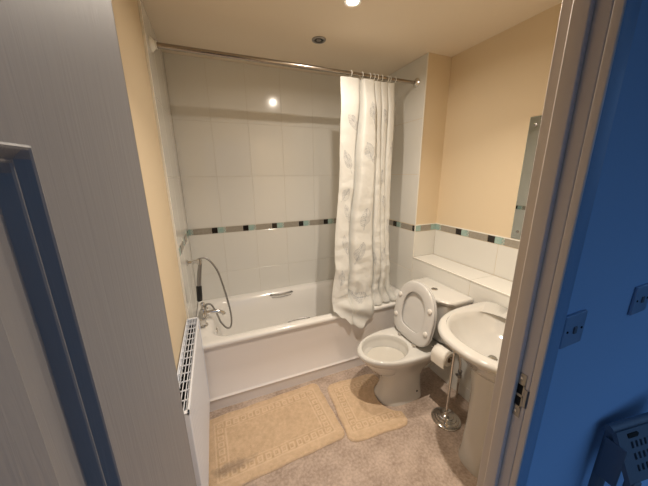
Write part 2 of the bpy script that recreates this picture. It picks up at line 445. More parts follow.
rings = [rr(bx0, bx1, YB + .006, by1, .012, RIM - .034),
         rr(bx0, bx1, YB, by1, .014, RIM - .030), rr(bx0, bx1, YB, by1, .014, RIM - .012), rr(bx0, bx1, YB + .004, by1, .014, RIM - .003),
         rr(bx0, bx1, YB + .012, by1, .014, RIM), rr2(.10, 1.63, YB + .055, -.062, .12, .2, RIM + .001), rr2(.112, 1.617, YB + .068, -.075, .12, .2, RIM - .006),
         rr2(.122, 1.60, YB + .080, -.088, .12, .2, RIM - .03), rr2(.145, 1.55, YB + .098, -.108, .12, .2, RIM - .16), rr2(.175, 1.47, YB + .115, -.125, .12, .18, RIM - .30),
         rr2(.22, 1.40, YB + .14, -.15, .11, .16, RIM - .37), rr2(.30, 1.30, YB + .20, -.20, .08, .10, RIM - .392), rr2(.50, 1.10, YB + .29, -.29, .05, .05, RIM - .395)]
MB().loft(rings, cap0=False).build('tub', M['acryl'], bath, angle=60)
# side panel: field, moulded groove, plinth
pf = [(YB + .014, 0), (YB + .014, .078), (YB + .006, .083), (YB + .005, .090), (YB + .012, .097), (YB + .018, .104), (YB + .016, .30), (YB + .013, RIM - .045), (YB + .013, RIM - .031)]
m = MB(); n = len(pf)
vs = [(x, y, z) for x in (bx0, bx1) for (y, z) in pf] + [(x, y + .012, z) for x in (bx0, bx1) for (y, z) in (pf[0], pf[-1])]
m.add(vs[:2 * n], [(i, i + 1, n + i + 1, n + i) for i in range(n - 1)])
m.build('side_panel', M['panel'], bath, angle=50)
m = MB().box(bx0 + .01, bx1 - .01, YB + .03, -.02, .0, .10); m.build('frame', M['dark'], bath, smooth=False)
# chrome grips in the tub walls
def grip(cx, cy, cz, L, yoff):
    m = MB()
    pts = [(cx - L / 2, cy, cz - .006)] + [(cx - L / 2 + .012 + (L - .024) * k / 8, cy + yoff * math.sin(PI * k / 8) * .4 + yoff * .6, cz + .004) for k in range(9)] + [(cx + L / 2, cy, cz - .006)]
    m.tube(pts, .0055, 10)
    m.tube([(x, y + (.002 if yoff < 0 else -.002), z - .030) if 0 < i_ < len(pts) - 1 else (x, y, z - .010) for i_, (x, y, z) in enumerate(pts)], .0045, 10)
    for s in (-1, 1): m.lathe([(.013, -.004), (.013, .003), (.009, .007), (.0005, .008)], (cx + s * L / 2, cy, cz - .005), 'y', 16)
    g = m.build('grip_handle', M['steel'], bath); g['label'] = 'chrome grip handle'
    return g
grip(.697, -.083, .492, .19, -.016)
grip(.705, YB + .072, .502, .15, .016)
MB().lathe([(.036, .0), (.036, .003), (.030, .006), (.0005, .006)], (.30, -.35, RIM - .393), 'z', 24).build('drain', M['chrome'], bath)
MB().lathe([(.033, -.004), (.033, .004), (.026, .009), (.0005, .010)], (.133, -.36, .40), 'x', 24).build('overflow', M['chrome'], bath)

# ------------------------------------------------------------------ mixer tap on the tap end
tx, ty = .062, -.36
tap = thing('shower_mixer_tap', 'chrome bath shower mixer tap with cross handles standing on the tap end of the bath', 'tap', (tx, ty, RIM))
m = MB()
for s in (-1, 1):
    m.lathe([(.026, 0), (.026, .006), (.016, .012), (.013, .05), (.018, .062), (.0005, .066)], (tx, ty + s * .075, RIM + .0015), 'z', 20)
m.tube([(tx, ty - .098, RIM + .055), (tx, ty + .098, RIM + .055)], [.017] * 2, 18)
m.lathe([(.024, 0), (.024, .05), (.020, .06), (.0005, .065)], (tx, ty, RIM + .035), 'z', 20)
m.build('body', M['chrome'], tap)
MB().tube([(tx, ty, RIM + .06), (tx + .05, ty, RIM + .062), (tx + .10, ty, RIM + .055), (tx + .128, ty, RIM + .040), (tx + .135, ty, RIM + .026)], [.015, .014, .013, .0135, .014], 16).build('spout', M['chrome'], tap)
for s in (-1, 1):
    m = MB(); yy = ty + s * .108
    m.tube([(tx, yy - s * .012, RIM + .055), (tx, yy + s * .022, RIM + .055)], [.014, .016], 14)
    for a in (45, 135):
        dx, dz = math.cos(math.radians(a)) * .030, math.sin(math.radians(a)) * .030
        m.tube([(tx - dx, yy + s * .012, RIM + .055 - dz), (tx + dx, yy + s * .012, RIM + .055 + dz)], [.0085, .0065, .0085][:2], 10)
    m.build('cross_handle', M['chrome'], tap)
MB().lathe([(.012, 0), (.015, .01), (.010, .03), (.016, .036), (.012, .045), (.0005, .048)], (tx, ty, RIM + .098), 'z', 16).build('diverter_knob', M['chrome'], tap)

# wall bracket, handset and hose
bkz = .962
br = thing('shower_bracket', 'small chrome shower bracket on the left tiled wall above the tap', 'bracket', (0, -.35, bkz))
MB().lathe([(.022, .0015), (.022, .006), (.012, .010), (.010, .045), (.0005, .046)], (0, -.35, bkz), 'x', 20).tube([(.03, -.35, bkz), (.072, -.35, bkz + .004)], [.011, .013], 14).build('arm', M['chrome'], br)
MB().lathe([(.017, -.018), (.018, 0), (.017, .018)], (.078, -.35, bkz), 'z', 18).build('clip', M['chrome'], br)
hs = thing('shower_handset', 'chrome shower handset with black head hanging below the wall bracket', 'shower', (.05, -.35, .76))
MB().tube([(.086, -.35, .985), (.082, -.35, .95), (.070, -.35, .89), (.058, -.35, .81), (.055, -.35, .785)], [.010, .012, .014, .015, .015], 14).build('handle', M['steel'], hs)
MB().tube([(.0555, -.35, .787), (.054, -.35, .778), (.050, -.35, .72), (.047, -.35, .675), (.047, -.35, .668)], [.014, .018, .019, .019, .015], 18).build('head', M['black'], hs)
def bez(P, n=14):
    P = [Vector(p) for p in P]; out = []
    for i in range(len(P) - 1):
        p0, p1, p2, p3 = P[max(i - 1, 0)], P[i], P[i + 1], P[min(i + 2, len(P) - 1)]
        for k in range(n):
            t = k / n; out.append(.5 * ((2 * p1) + (p2 - p0) * t + (2 * p0 - 5 * p1 + 4 * p2 - p3) * t * t + (3 * p1 - p0 - 3 * p2 + p3) * t ** 3))
    return out + [P[-1]]
hp = bez([(.084, -.35, .972), (.095, -.35, .985), (.125, -.352, .978), (.160, -.355, .935), (.192, -.358, .86), (.218, -.36, .73), (.238, -.36, .60), (.246, -.36, .50), (.236, -.36, .425), (.208, -.36, .415), (.17, -.36, .47), (.145, -.36, .56), (.118, -.357, .625), (.09, -.36, .635), (.066, -.36, .60)], 12)
rad = [.0062 + (.0008 if i % 2 else -.0004) for i in range(len(hp))]
MB().tube(hp, rad, 10).build('hose', M['steel'], hs)['label'] = 'ribbed metal hose'

# ------------------------------------------------------------------ shower rail
YRL, ZRL = -.535, 2.19
rail = thing('shower_rail', 'straight chrome shower rail spanning the bath alcove under the ceiling', 'rail', (.85, YRL, ZRL))
MB().tube([(.012, YRL, ZRL), (.95, YRL, ZRL)], .0135, 20).build('outer_tube', M['rail'], rail)
MB().tube([(.94, YRL, ZRL), (W - .012, YRL, ZRL)], .0115, 20).build('inner_tube', M['rail'], rail)
MB().lathe([(.034, .0005), (.034, .006), (.027, .014), (.018, .022), (.018, .03)], (0, YRL, ZRL), 'x', 24).build('end_flange', M['trimw'], rail)['label'] = 'white end flange'
MB().lathe([(.032, -.0005), (.032, -.006), (.024, -.012), (.016, -.02), (.016, -.026)], (W, YRL, ZRL), 'x', 24).build('end_flange', M['chrome'], rail)

# ------------------------------------------------------------------ shower curtain
def lerp(a, b, t): return a + (b - a) * t
def interp(tab, x):
    if x <= tab[0][0]: return tab[0][1]
    for (x0, y0), (x1, y1) in zip(tab, tab[1:]):
        if x <= x1:
            t = (x - x0) / (x1 - x0); t = t * t * (3 - 2 * t); return y0 + (y1 - y0) * t
    return tab[-1][1]
ZT = ZRL - .028
NX, NZ = 400, 480
hem = [(0, .56), (.12, .50), (.24, .43), (.34, .385), (.44, .43), (.54, .52), (.7, .535), (.9, .535), (1, .55)]
SB = [0, .26, .53, .68, .84, 1.0]                    # pleat boundaries in the cloth
PB = [(0, [0, .37, .60, .74, .87, 1]), (.35, [0, .30, .62, .76, .88, 1]), (.6, [0, .26, .66, .79, .90, 1]), (.85, [0, .26, .68, .80, .90, 1]), (1.0, [0, .28, .62, .76, .88, 1])]
def pleat(k, zz):
    return interp([(z, b[k]) for z, b in PB], zz)
def cpos(s, t):
    zb = interp(hem, s); z = lerp(ZT, zb, t)
    zz = (ZT - z) / (ZT - .5)
    xl = interp([(0, 1.068), (.33, 1.042), (.76, .985), (.93, .950), (1.05, .935)], zz)
    xr = interp([(0, 1.500), (.35, 1.475), (.7, 1.475), (.9, 1.49), (1.0, 1.55)], zz)
    k = max(i for i in range(5) if s >= SB[i] - 1e-9); q = (s - SB[k]) / (SB[k + 1] - SB[k])
    a0, a1 = pleat(k, zz), pleat(k + 1, zz)
    e = abs(2 * q - 1)
    face = 1 - e ** (5 if k < 2 else 2.6)              # 1 on the front of the pleat, 0 in the valley
    if k == 0 and q < .5: face = 1 - .25 * e ** 3
    if k == 4 and q > .5: face = 1 - .5 * e ** 2
    depth = [.060, .074, .060, .056, .050][k] * interp([(0, .55), (.12, 1), (.85, 1), (1.02, .35)], zz)
    x = lerp(xl, xr, a0 + (a1 - a0) * q)
    x += .010 * math.sin(2 * PI * q) * (1 if k else .4) * interp([(.8, 1), (1, .2)], zz) * -1
    fwd = [.020, .030, .012, .010, .006][k] + .010 * math.sin(z * 3.1 + k * 2)
    lean = interp([(0, 0), (.5, -.030), (.86, -.065), (.95, -.085), (1.02, -.10)], zz)
    y = YRL + .022 + lean - depth * face - fwd * interp([(0, .2), (.3, 1)], zz)
    cr = interp([(0, .10), (.4, .45), (.8, .9), (1, 1.6)], zz)
    w1 = z * 13 + x * 21 + 2.2 * math.sin(z * 5.3 + k * 1.7); w2 = z * 23 - x * 31 + 2.5 * math.sin(x * 19 + z * 7 + k); w3 = z * 47 + x * 29 + 2 * math.sin(z * 17 - x * 23)
    tri = lambda w: 2 / PI * math.asin(math.sin(w) * .98)
    y += cr * 1.5 * (.0042 * tri(w1) * math.sin(z * 3.7 + k * 2 + x * 5) + .0036 * tri(w2) * math.sin(z * 4.9 + k + 1) + .0020 * tri(w3))
    out = 1 - interp([(.44, 0), (.56, 1)], s)
    if z < RIM + .15:
        kk = min(1, (RIM + .15 - z) / .13); kk = kk * kk * (3 - 2 * kk)
        yo = YB - .010 - .030 * face * (.6 + .4 * math.sin(z * 30 + s * 9)) - .006 * math.sin(z * 50 + s * 20)
        yi = YB + .030 - .028 * face + .02 * (z - RIM) / .1
        y = lerp(y, lerp(yi, yo, out), kk)
    if y > YB - .004 and z < RIM + .010: z = RIM + .010 + .002 * math.sin(s * 50)
    return x, y, z
LEAVES = []   # centre s, t(z), length, angle; given where the photo shows them
CW = 1.05  # fabric width represented
for px_, py_, L, a in ((343, 163, .135, 25), (341, 196, .11, -30), (361, 152, .12, 20), (368, 163, .12, 75), (381, 124, .12, 30), (378, 184, .12, -10), (388, 156, .12, 15), (343, 213, .13, 35), (359, 214, .13, -5), (340, 244, .13, 15),
                       (353, 246, .14, -20), (387, 238, .12, 5), (349, 128, .13, 50), (370, 268, .12, 20), (352, 292, .13, 60), (380, 268, .12, -30), (366, 118, .12, 10), (381, 210, .11, 20), (334, 280, .12, 0)):
    lx = 1.053 + (px_ - 338) / 119.8; lz = 1.637 - (py_ - 160) / 136.6 + (px_ - 338) * .0005
    tt = (ZT - lz) / (ZT - .5)
    ls = min((abs(cpos(i / 200, tt)[0] - lx), i / 200) for i in range(201))[1]
    LEAVES.append((ls, lz, L, math.radians(a)))
def printed(s, z):
    best = 0
    for ls, lz, L, a in LEAVES:
        dx = (s - ls) * CW * (.66 if s < .53 else 1.2); dz = z - lz
        if abs(dx) > .12 or abs(dz) > .12: continue
        u = dx * math.cos(a) + dz * math.sin(a); v = -dx * math.sin(a) + dz * math.cos(a)
        t = v / L + .5
        if -.2 < t < 0 and abs(u) < .0025: best = max(best, .8)
        if 0 <= t <= 1:
            hw = .036 * math.sin(PI * t ** .85) ** .8 + 1e-4
            if abs(u) < hw:
                w = .26 + .12 * math.sin(u * 300) * math.sin(v * 170)
                if hw - abs(u) < .0035: w = .8 * (.6 + .4 * math.sin(u * 200 + v * 90))
                if abs(u) < .0026: w = .95
                k = (v - abs(u) * .8) / .0125
                if abs(k - round(k)) < .17: w = max(w, .8)
                best = max(best, w)
    return best
vs, pr_ = [], []
for j in range(NZ + 1):
    for i in range(NX + 1):
        s, t = i / NX, j / NZ; p = cpos(s, t); vs.append(p); pr_.append(printed(s, lerp(ZT, .45, t)))
fs = [(j * (NX + 1) + i, j * (NX + 1) + i + 1, (j + 1) * (NX + 1) + i + 1, (j + 1) * (NX + 1) + i) for j in range(NZ) for i in range(NX)]
cur = MB().add(vs, fs).build('shower_curtain', M['curtain'], angle=180, origin=(1.28, YRL, ZT))
at = cur.data.attributes.new('print', 'FLOAT', 'POINT'); at.data.foreach_set('value', pr_)
tag(cur, 'white shower curtain with grey leaf print gathered at the right end of the rail', 'curtain')
cur['_b'] = [1.28, YRL, ZT]
for s in (.13, .29, .42, .52, .60, .71, .80, .90, .985):
    x, y, z = cpos(s, .006)
    r = .021; cx_ = (x * .5 + x * .5)
    pts = [(x, YRL + (r + .002) * math.sin(2 * PI * k / 18), ZRL - .004 + (r + .002) * math.cos(2 * PI * k / 18)) for k in range(14)]
    pts = [(x, YRL + .020 * math.sin(a) + 0, ZRL - .003 + .020 * math.cos(a)) for a in [math.radians(d) for d in range(-170, 175, 20)]]
    mm = MB().tube(pts + [(x, lerp(YRL, y, .6), ZRL - .032), (x, y, z - .012)], .0022, 8).build('curtain_ring', M['trimw'], cur)

# ------------------------------------------------------------------ toilet
TY = -1.012
wc = thing('toilet', 'white close-coupled toilet with raised seat and lid', 'toilet', (1.35, TY, 0))
CY = TY
rg = lambda z, x0, x1, b, e=2.2, eb=3: sring(x0 + (x1 - x0) * .52, CY, z, (x1 - x0) * .52, (x1 - x0) * .48, b, 56, e, eb)
rings = [rg(0, 1.140, 1.46, .118, 2.6, 5), rg(.012, 1.140, 1.46, .118, 2.6, 5), rg(.03, 1.150, 1.46, .110, 2.5, 5), rg(.10, 1.170, 1.46, .092, 2.3, 5), rg(.17, 1.170, 1.47, .090, 2.2, 4), rg(.23, 1.130, 1.50, .104, 2.1, 4),
         rg(.29, 1.075, 1.56, .135, 2, 4), rg(.335, 1.03, 1.58, .160, 2, 4), rg(.36, 1.000, 1.60, .175, 2, 4), rg(.378, .988, 1.60, .182, 2, 4), rg(.395, .985, 1.60, .184, 2, 4), rg(.404, .992, 1.60, .180, 2, 4), rg(.407, 1.004, 1.59, .172, 2, 4)]
def ir(z, x0, x1, b): return sring((x0 + x1) / 2, CY, z, (x1 - x0) / 2, (x1 - x0) / 2, b, 56, 2.0)
rings += [ir(.405, 1.020, 1.350, .144), ir(.399, 1.026, 1.345, .138), ir(.370, 1.026, 1.348, .140), ir(.352, 1.030, 1.345, .137), ir(.340, 1.036, 1.340, .132), ir(.31, 1.042, 1.334, .126), ir(.25, 1.09, 1.31, .095), ir(.21, 1.14, 1.29, .06), ir(.17, 1.17, 1.27, .04)]
MB().loft(rings).build('bowl', M['ceram'], wc, angle=70)
MB().loft([ir(.315, 1.044, 1.332, .1245), ir(.3148, 1.15, 1.28, .05)], cap0=False).build('water', M['water'], wc)
MB().tube([(1.40, CY - .1035, .055), (1.40, CY - .094, .055)], .007, 12).build('fixing_cap', M['dark'], wc)['label'] = 'dark fixing hole'
# cistern
def cring(z, xf, hw, curve=.03):
    out = []; N = 20
    for k in range(N + 1):
        t = -1 + 2 * k / N; y = CY + hw * t
        x = xf + curve * (abs(t) ** 2.6) * 1.0 + .02 * max(0, abs(t) - .9) * 10
        out.append((x, y, z))
    out += [(W - .004, CY + hw, z), (W - .004, CY - hw, z)]
    return out
MB().loft([cring(.409, 1.545, .155), cring(.43, 1.520, .168), cring(.60, 1.495, .182), cring(.715, 1.485, .192)]).build('cistern', M['ceram'], wc, angle=50)
MB().loft([cring(.715, 1.478, .198, .055), cring(.722, 1.468, .207, .06), cring(.742, 1.464, .210, .06), cring(.752, 1.471, .204, .06), cring(.755, 1.486, .192, .06)]).build('cistern_lid', M['ceram'], wc, angle=50)
m = MB().lathe([(.022, -.002), (.022, .003), (.0185, .0042), (.0185, .001)], (1.575, CY, .756), 'z', 24, cap=False); b_ = m.build('flush_button', M['chrome'], wc); b_['label'] = 'chrome dual flush button'
MB().lathe([(.017, -.001), (.017, .003), (.012, .0045), (.0005, .0045)], (1.575, CY, .756), 'z', 24).build('button_cap', M['steel'], b_)
# seat + lid, both raised, leaning back on the cistern
tilt = math.radians(9.5)
def sm(u, v, w):   # u across (y), v up along the lid, w out of the face towards -x
    x = 1.372 + v * math.sin(tilt) - w * math.cos(tilt); z = .418 + v * math.cos(tilt) + w * math.sin(tilt)
    return (x, CY + u, z)
def oval(v0, v1, hw, w, n=56, e=2.15, sq=3.5):
    out = []; c = v0 + (v1 - v0) * .46
    for k in range(n):
        t = 2 * PI * k / n; cs, sn = math.cos(t), math.sin(t); ee = e if sn > 0 else sq
        uu = (abs(cs) ** (2 / ee)) * (1 if cs > 0 else -1); vv = (abs(sn) ** (2 / ee)) * (1 if sn > 0 else -1)
        out.append(sm(uu * hw, c + vv * ((v1 - c) if sn > 0 else (c - v0)), w))
    return out
L1 = .415
MB().loft([oval(.012, L1 - .012, .172, -.030), oval(.004, L1 - .003, .181, -.026), oval(.0, L1, .185, -.018), oval(.0, L1, .185, -.012), oval(.006, L1 - .006, .179, -.009), oval(.03, L1 - .03, .155, -.011)]).build('lid', M['seat'], wc, angle=60)
MB().loft([oval(.004, L1 - .004, .180, -.006), oval(.0, L1, .185, -.002), oval(.0, L1, .185, .004), oval(.003, L1 - .003, .182, .0075), oval(.012, L1 - .012, .174, .010), oval(.070, L1 - .068, .114, .0105), oval(.076, L1 - .074, .108, .008), oval(.077, L1 - .075, .107, .0), oval(.074, L1 - .072, .110, -.006)], cap0=False, cap1=False).build('seat', M['seat'], wc, angle=60)
for u, v in ((-.145, .275), (.145, .275), (-.150, .12), (.150, .12)):
    p = Vector(sm(u, v, .009)); q = Vector(sm(u, v, .021)); d = (q - p)
    MB().tube([p, p + d * .7, q], [.017, .016, .010], 16).build('seat_buffer', M['rubber'], wc)
for u in (-.075, .075):
    m = MB(); a = Vector(sm(u - .018, -.006, .004)); b = Vector(sm(u + .018, -.006, .004)); m.tube([a, b], .010, 12)
    m.lathe([(.017, 0), (.016, .005), (.008, .008), (.007, .016)], (a.x + .0, CY + u, .4065), 'z', 16)
    m.build('hinge', M['chrome'], wc)
# waste connector
MB().tube([(1.50, CY, .19), (1.55, CY - .0, .195), (1.60, CY, .20), (1.697, CY, .20)], [.052, .055, .055, .055], 24).build('waste_connector', M['pipe'], wc)
m = MB()
for x in (1.56, 1.61): m.lathe([(.055, -.01), (.062, -.006), (.062, .006), (.055, .01)], (x, CY, .2), 'x', 24)
m.build('connector_collar', M['pipe'], wc)
# supply pipe and isolating valve
MB().tube([(1.66, -1.225, .004), (1.66, -1.225, .14), (1.66, -1.225, .20), (1.66, -1.22, .28), (1.66, -1.20, .37), (1.655, -1.155, .42)], [.0075] * 6, 12).build('supply_pipe', M['chrome'], wc)
MB().lathe([(.012, 0), (.014, .004), (.014, .018), (.011, .022), (.011, .036), (.014, .040), (.014, .055), (.012, .058)], (1.66, -1.225, .17), 'z', 8).tube([(1.66, -1.225, .20), (1.630, -1.225, .20)], [.008, .011], 10).build('isolating_valve', M['steel'], wc)

# ------------------------------------------------------------------ wash basin
BY = -1.592
ba = thing('wash_basin', 'white pedestal wash basin on the right beside the door frame', 'basin', (1.42, BY, 0))
xo = 1.50
def pring(cx, cy, z, af, ab, b, n=96, e=2.0, eb=None):
    out = []
    for k in range(n):
        t = 2 * PI * k / n; c, s_ = math.cos(t), math.sin(t); a = ab if c > 0 else af; ee = (eb or e) if c > 0 else e
        r = 1 / ((abs(c) / a) ** ee + (abs(s_) / b) ** ee) ** (1 / ee)
        out.append((cx + r * c, cy + r * s_, z))
    return out
def bo(z, inset=0, front=1.142, b=.280): return pring(xo, BY, z, xo - front - inset, W - .004 - xo - inset * 0, b - inset, 96, 2.25, 9)
def bi(z, cx, ax, ay, e=2.2): return pring(cx, BY, z, ax, ax, ay, 96, e)
TZ = .792
rings = [pring(1.42, BY, .60, .115, .19, .11, 96, 2.3, 6), pring(1.43, BY, .64, .16, .22, .16, 96, 2.3, 7), pring(1.46, BY, .70, .245, .22, .225, 96, 2.3, 8), bo(.745, .022), bo(.760, .003), bo(.775, -.002), bo(.786, .002), bo(TZ - .0006, .010), bo(TZ, .016), bo(TZ + .0004, .030),
         pring(1.425, BY, TZ + .001, .235, .155, .235, 96, 2.25), bi(TZ - .006, 1.41, .205, .222), bi(TZ - .03, 1.41, .192, .21), bi(TZ - .08, 1.412, .16, .175), bi(TZ - .115, 1.415, .115, .125), bi(TZ - .13, 1.42, .06, .065), bi(TZ - .134, 1.42, .022, .022)]
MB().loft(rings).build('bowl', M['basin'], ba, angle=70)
m = MB().lathe([(.021, -.001), (.021, .003), (.017, .0045), (.0175, .001)], (1.395, BY + .006, TZ - .134), 'z', 24, cap=False); dr = m.build('drain', M['steel'], ba)
MB().lathe([(.015, .006), (.016, .010), (.0005, .011)], (1.395, BY + .006, TZ - .134), 'z', 20).build('drain_plug', M['chrome'], dr)
rings = [pring(1.46, BY, z, a, .15, b, 96, 2.5, 8) for z, a, b in ((0, .136, .108), (.02, .136, .108), (.04, .130, .102), (.25, .120, .094), (.45, .122, .096), (.60, .140, .112), (.66, .155, .125))]
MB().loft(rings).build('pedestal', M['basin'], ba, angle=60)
# pillar taps behind the jamb side
for s in (-1, 1):
    if s == 1: continue
    m = MB(); yy = BY
    m.lathe([(.024, 0), (.024, .006), (.017, .012), (.016, .06), (.020, .075), (.0005, .08)], (1.625, yy, TZ + .001), 'z', 20)
    m.tube([(1.625, yy, TZ + .05), (1.58, yy, TZ + .062), (1.53, yy, TZ + .056), (1.515, yy, TZ + .040)], [.013, .012, .011, .011], 14)
    m.tube([(1.625, yy, TZ + .082), (1.60, yy, TZ + .10), (1.565, yy, TZ + .108)], [.012, .008, .007], 12)
    m.build('tap', M['chrome'], ba)

# ------------------------------------------------------------------ toilet roll stand and roll
hx0, hy0 = 1.455, -1.325
ts = thing('toilet_roll_stand', 'chrome freestanding toilet roll stand with round stepped base beside the basin', 'holder', (hx0, hy0, 0))
MB().lathe([(.088, 0), (.088, .006), (.083, .010), (.076, .012), (.073, .018), (.062, .021), (.059, .027), (.046, .031), (.042, .037), (.026, .041), (.014, .050), (.012, .06), (.0005, .061)], (hx0, hy0, .001), 'z', 40).build('base', M['chrome'], ts, angle=25)
MB().tube([(hx0, hy0, .05), (hx0, hy0, .485)], .0078, 14).lathe([(.010, 0), (.012, .006), (.009, .016), (.0005, .02)], (hx0, hy0, .483), 'z', 16).build('pole', M['chrome'], ts)
rz = .440
RT = Matrix.Translation((hx0, hy0, 0)) @ Matrix.Rotation(math.radians(4), 4, 'Z') @ Matrix.Translation((-hx0, -hy0, 0))
MB().tube([(hx0, hy0, rz), (hx0, hy0 + .155, rz)], .006, 12).lathe([(.009, 0), (.010, .006), (.0005, .008)], (hx0, hy0 + .15, rz), 'y', 12).build('arm', M['chrome'], ts, xf=RT)
tr = thing('toilet_roll', 'white toilet roll hanging on the arm of the chrome stand', 'toilet roll', (hx0, hy0 + .075, rz))
rr_ = .046; zc = rz - .010
m = MB().lathe([(.020, .022), (rr_ - .003, .020), (rr_, .024), (rr_, .122), (rr_ - .003, .126), (.020, .124)], (hx0, hy0, zc), 'y', 40, cap=False)
m.build('paper', M['paper'], tr, angle=50, xf=RT)
MB().lathe([(.0195, .021), (.0205, .021), (.0205, .125), (.0195, .125), (.0195, .021)], (hx0, hy0, zc), 'y', 28, cap=False).build('core', M['card'], tr, xf=RT)
m = MB(); P_ = [(hx0 - rr_ - .0008, zc), (hx0 - rr_ - .001, zc - .025), (hx0 - rr_ + .0, zc - .055)]
m.loft([[(x, hy0 + .024, z), (x - .0008, hy0 + .024, z), (x - .0008, hy0 + .122, z), (x, hy0 + .122, z)] for x, z in P_]); m.build('loose_sheet', M['paper'], tr, smooth=False, xf=RT)

# ------------------------------------------------------------------ mats
def make_mat(name, w, h, sdf, loc, rot, material, relief, step=.0045):
    nx, ny = int(w / step) + 6, int(h / step) + 6
    pts = {}; vs = []; rel = []; faces = []
    def grad(x, y, e=.0008):
        return ((sdf(x + e, y) - sdf(x - e, y)) / (2 * e), (sdf(x, y + e) - sdf(x, y - e)) / (2 * e))
    def P(i, j): return ((i - nx / 2) * step, (j - ny / 2) * step)
    inside = [[sdf(*P(i + .5, j + .5)) < 0 for i in range(nx)] for j in range(ny)]
    cnt = {}
    for j in range(ny):
        for i in range(nx):
            if inside[j][i]:
                for q in ((i, j), (i + 1, j), (i + 1, j + 1), (i, j + 1)): cnt[q] = cnt.get(q, 0) + 1
    bnd = []
    for q, c in cnt.items():
        x, y = P(*q); d = sdf(x, y); edge = c < 4
        if edge:
            for _ in range(3):
                g = grad(x, y); l = max(g[0] ** 2 + g[1] ** 2, .2); x -= g[0] * d / l; y -= g[1] * d / l; d = sdf(x, y)
            z = .0035; r = .5
        else:
            r = relief(x, y, -d)
            k = min(1, max(0, -d) / .012)
            z = .005 + .006 * math.sin(k * PI / 2) + .0020 * r + .0012 * math.sin(x * 37 + 2 * math.sin(y * 21)) + .0008 * math.sin(y * 53 + x * 19)
            r = r * .6
        pts[q] = len(vs); vs.append((x, y, z)); rel.append(r)
        if edge: bnd.append(q)
    for j in range(ny):
        for i in range(nx):
            if inside[j][i]: faces.append(tuple(pts[q] for q in ((i, j), (i + 1, j), (i + 1, j + 1), (i, j + 1))))
    # skirt down to the carpet
    lowv = {}
    ec = {}
    for f in faces:
        for a, b in zip(f, f[1:] + f[:1]): ec[(a, b)] = 1
    for (a, b) in list(ec):
        if (b, a) not in ec:
            for q in (a, b):
                if q not in lowv: lowv[q] = len(vs); vs.append((vs[q][0], vs[q][1], .0005)); rel.append(0)
            faces.append((b, a, lowv[a], lowv[b]))
    me = bpy.data.meshes.new(name); me.from_pydata(vs, [], faces); me.materials.append(material); me.shade_smooth()
    a = me.attributes.new('relief', 'FLOAT', 'POINT'); a.data.foreach_set('value', rel)
    o = bpy.data.objects.new(name, me); C.objects.link(o); o.location = loc; o.rotation_euler = (0, 0, rot)
    return o
def rrect(x, y, hw, hh, r):
    qx, qy = abs(x) - hw + r, abs(y) - hh + r
    return math.hypot(max(qx, 0), max(qy, 0)) + min(max(qx, qy), 0) - r
def ring_relief(d, s):
    """carved border: line, squares-and-rings band, line, inner field; d = distance in from the edge, s = along the edge"""
    if d < .022: return .35
    if .050 < d < .057 or .112 < d < .119: return 1.
    if .062 < d < .107:
        k = (s / .046) % 1.0; a = (k - .5) * .046; b = d - .0845
        q = max(abs(a) * 1.15, abs(b))
        return 1. if (.0105 < q < .019 or q < .003) else .1
    if d < .05: return .55
    return .35
def m1sdf(x, y): return rrect(x, y, .390, .239, .045) + .0018 * math.sin(x * 31) + .0015 * math.sin(y * 43 + 1)
def m1rel(x, y, d):
    dx, dy = .390 - abs(x), .239 - abs(y); return ring_relief(min(dx, dy), y if dx < dy else x)
o = make_mat('bath_mat', .80, .52, m1sdf, (.415, -.964, 0), math.radians(2.6), mat_pile('beige_pile_stained', ((-.26, -.13, 0), (.12, .035, 1))), m1rel)
tag(o, 'large beige rectangular bath mat with carved border and dark smudge, along the bath', 'bath mat')
def m2sdf(x, y):
    d = rrect(x, y, .208, .238, .05) + .0022 * math.sin(x * 33 + 1) + .002 * math.sin(y * 37)
    ex, ey = x - .245, y - .0; cut = math.hypot(max(-ex, 0) / 1.0, ey) - .145
    if ex > 0: cut = abs(ey) - .145
    return max(d, -cut)
def m2rel(x, y, d):
    dx, dy = x + .225, .235 - abs(y)
    e = min(dx, dy); s_ = y if dx < dy else x
    return ring_relief(min(e, d + .03 if d < .02 else e), s_)
o = make_mat('pedestal_mat', .48, .50, m2sdf, (1.036, -1.015, 0), math.radians(-4), mat_pile('beige_pile', None), m2rel)
tag(o, 'smaller beige mat with a cut-out fitted around the toilet foot', 'toilet mat')

# ------------------------------------------------------------------ radiator
ry0, ry1, rx0, rx1, rz0, rz1 = -1.418, -.700, -.004, .061, .13, .722
rd = thing('radiator', 'white panel radiator with a slotted top grille on the left wall', 'radiator', ((rx0 + rx1) / 2, (ry0 + ry1) / 2, rz0))
# front panel with vertical flutes, and a back panel
m = MB(); N = 21 * 6
pr2 = []
for k in range(N + 1):
    y = lerp(ry0 + .012, ry1 - .012, k / N); q = (k / 6) % 1
    pr2.append((y, rx1 - .004 + (.0 if q < .2 or q > .8 else -.006 * math.sin((q - .2) / .6 * PI))))
zz = [rz0, rz0 + .03, rz0 + .045, rz1 - .06, rz1 - .045, rz1 - .012]
vs = []
for z in zz:
    k = 0 if z in (zz[0], zz[1], zz[-1], zz[-2]) else 1
    vs += [(rx1 - .004 + (x - (rx1 - .004)) * k, y, z) for y, x in pr2]
n = N + 1
m.add(vs, [(j * n + i, j * n + i + 1, (j + 1) * n + i + 1, (j + 1) * n + i) for j in range(len(zz) - 1) for i in range(N)])
m.box(rx1 - .016, rx1 - .011, ry0 + .012, ry1 - .012, rz0, rz1 - .012)
m.build('front_panel', M['radw'], rd, angle=60)
MB().box(rx0 + .001, rx0 + .010, ry0 + .012, ry1 - .012, rz0, rz1 - .012, 0, .002).build('back_panel', M['radw'], rd)
m = MB()
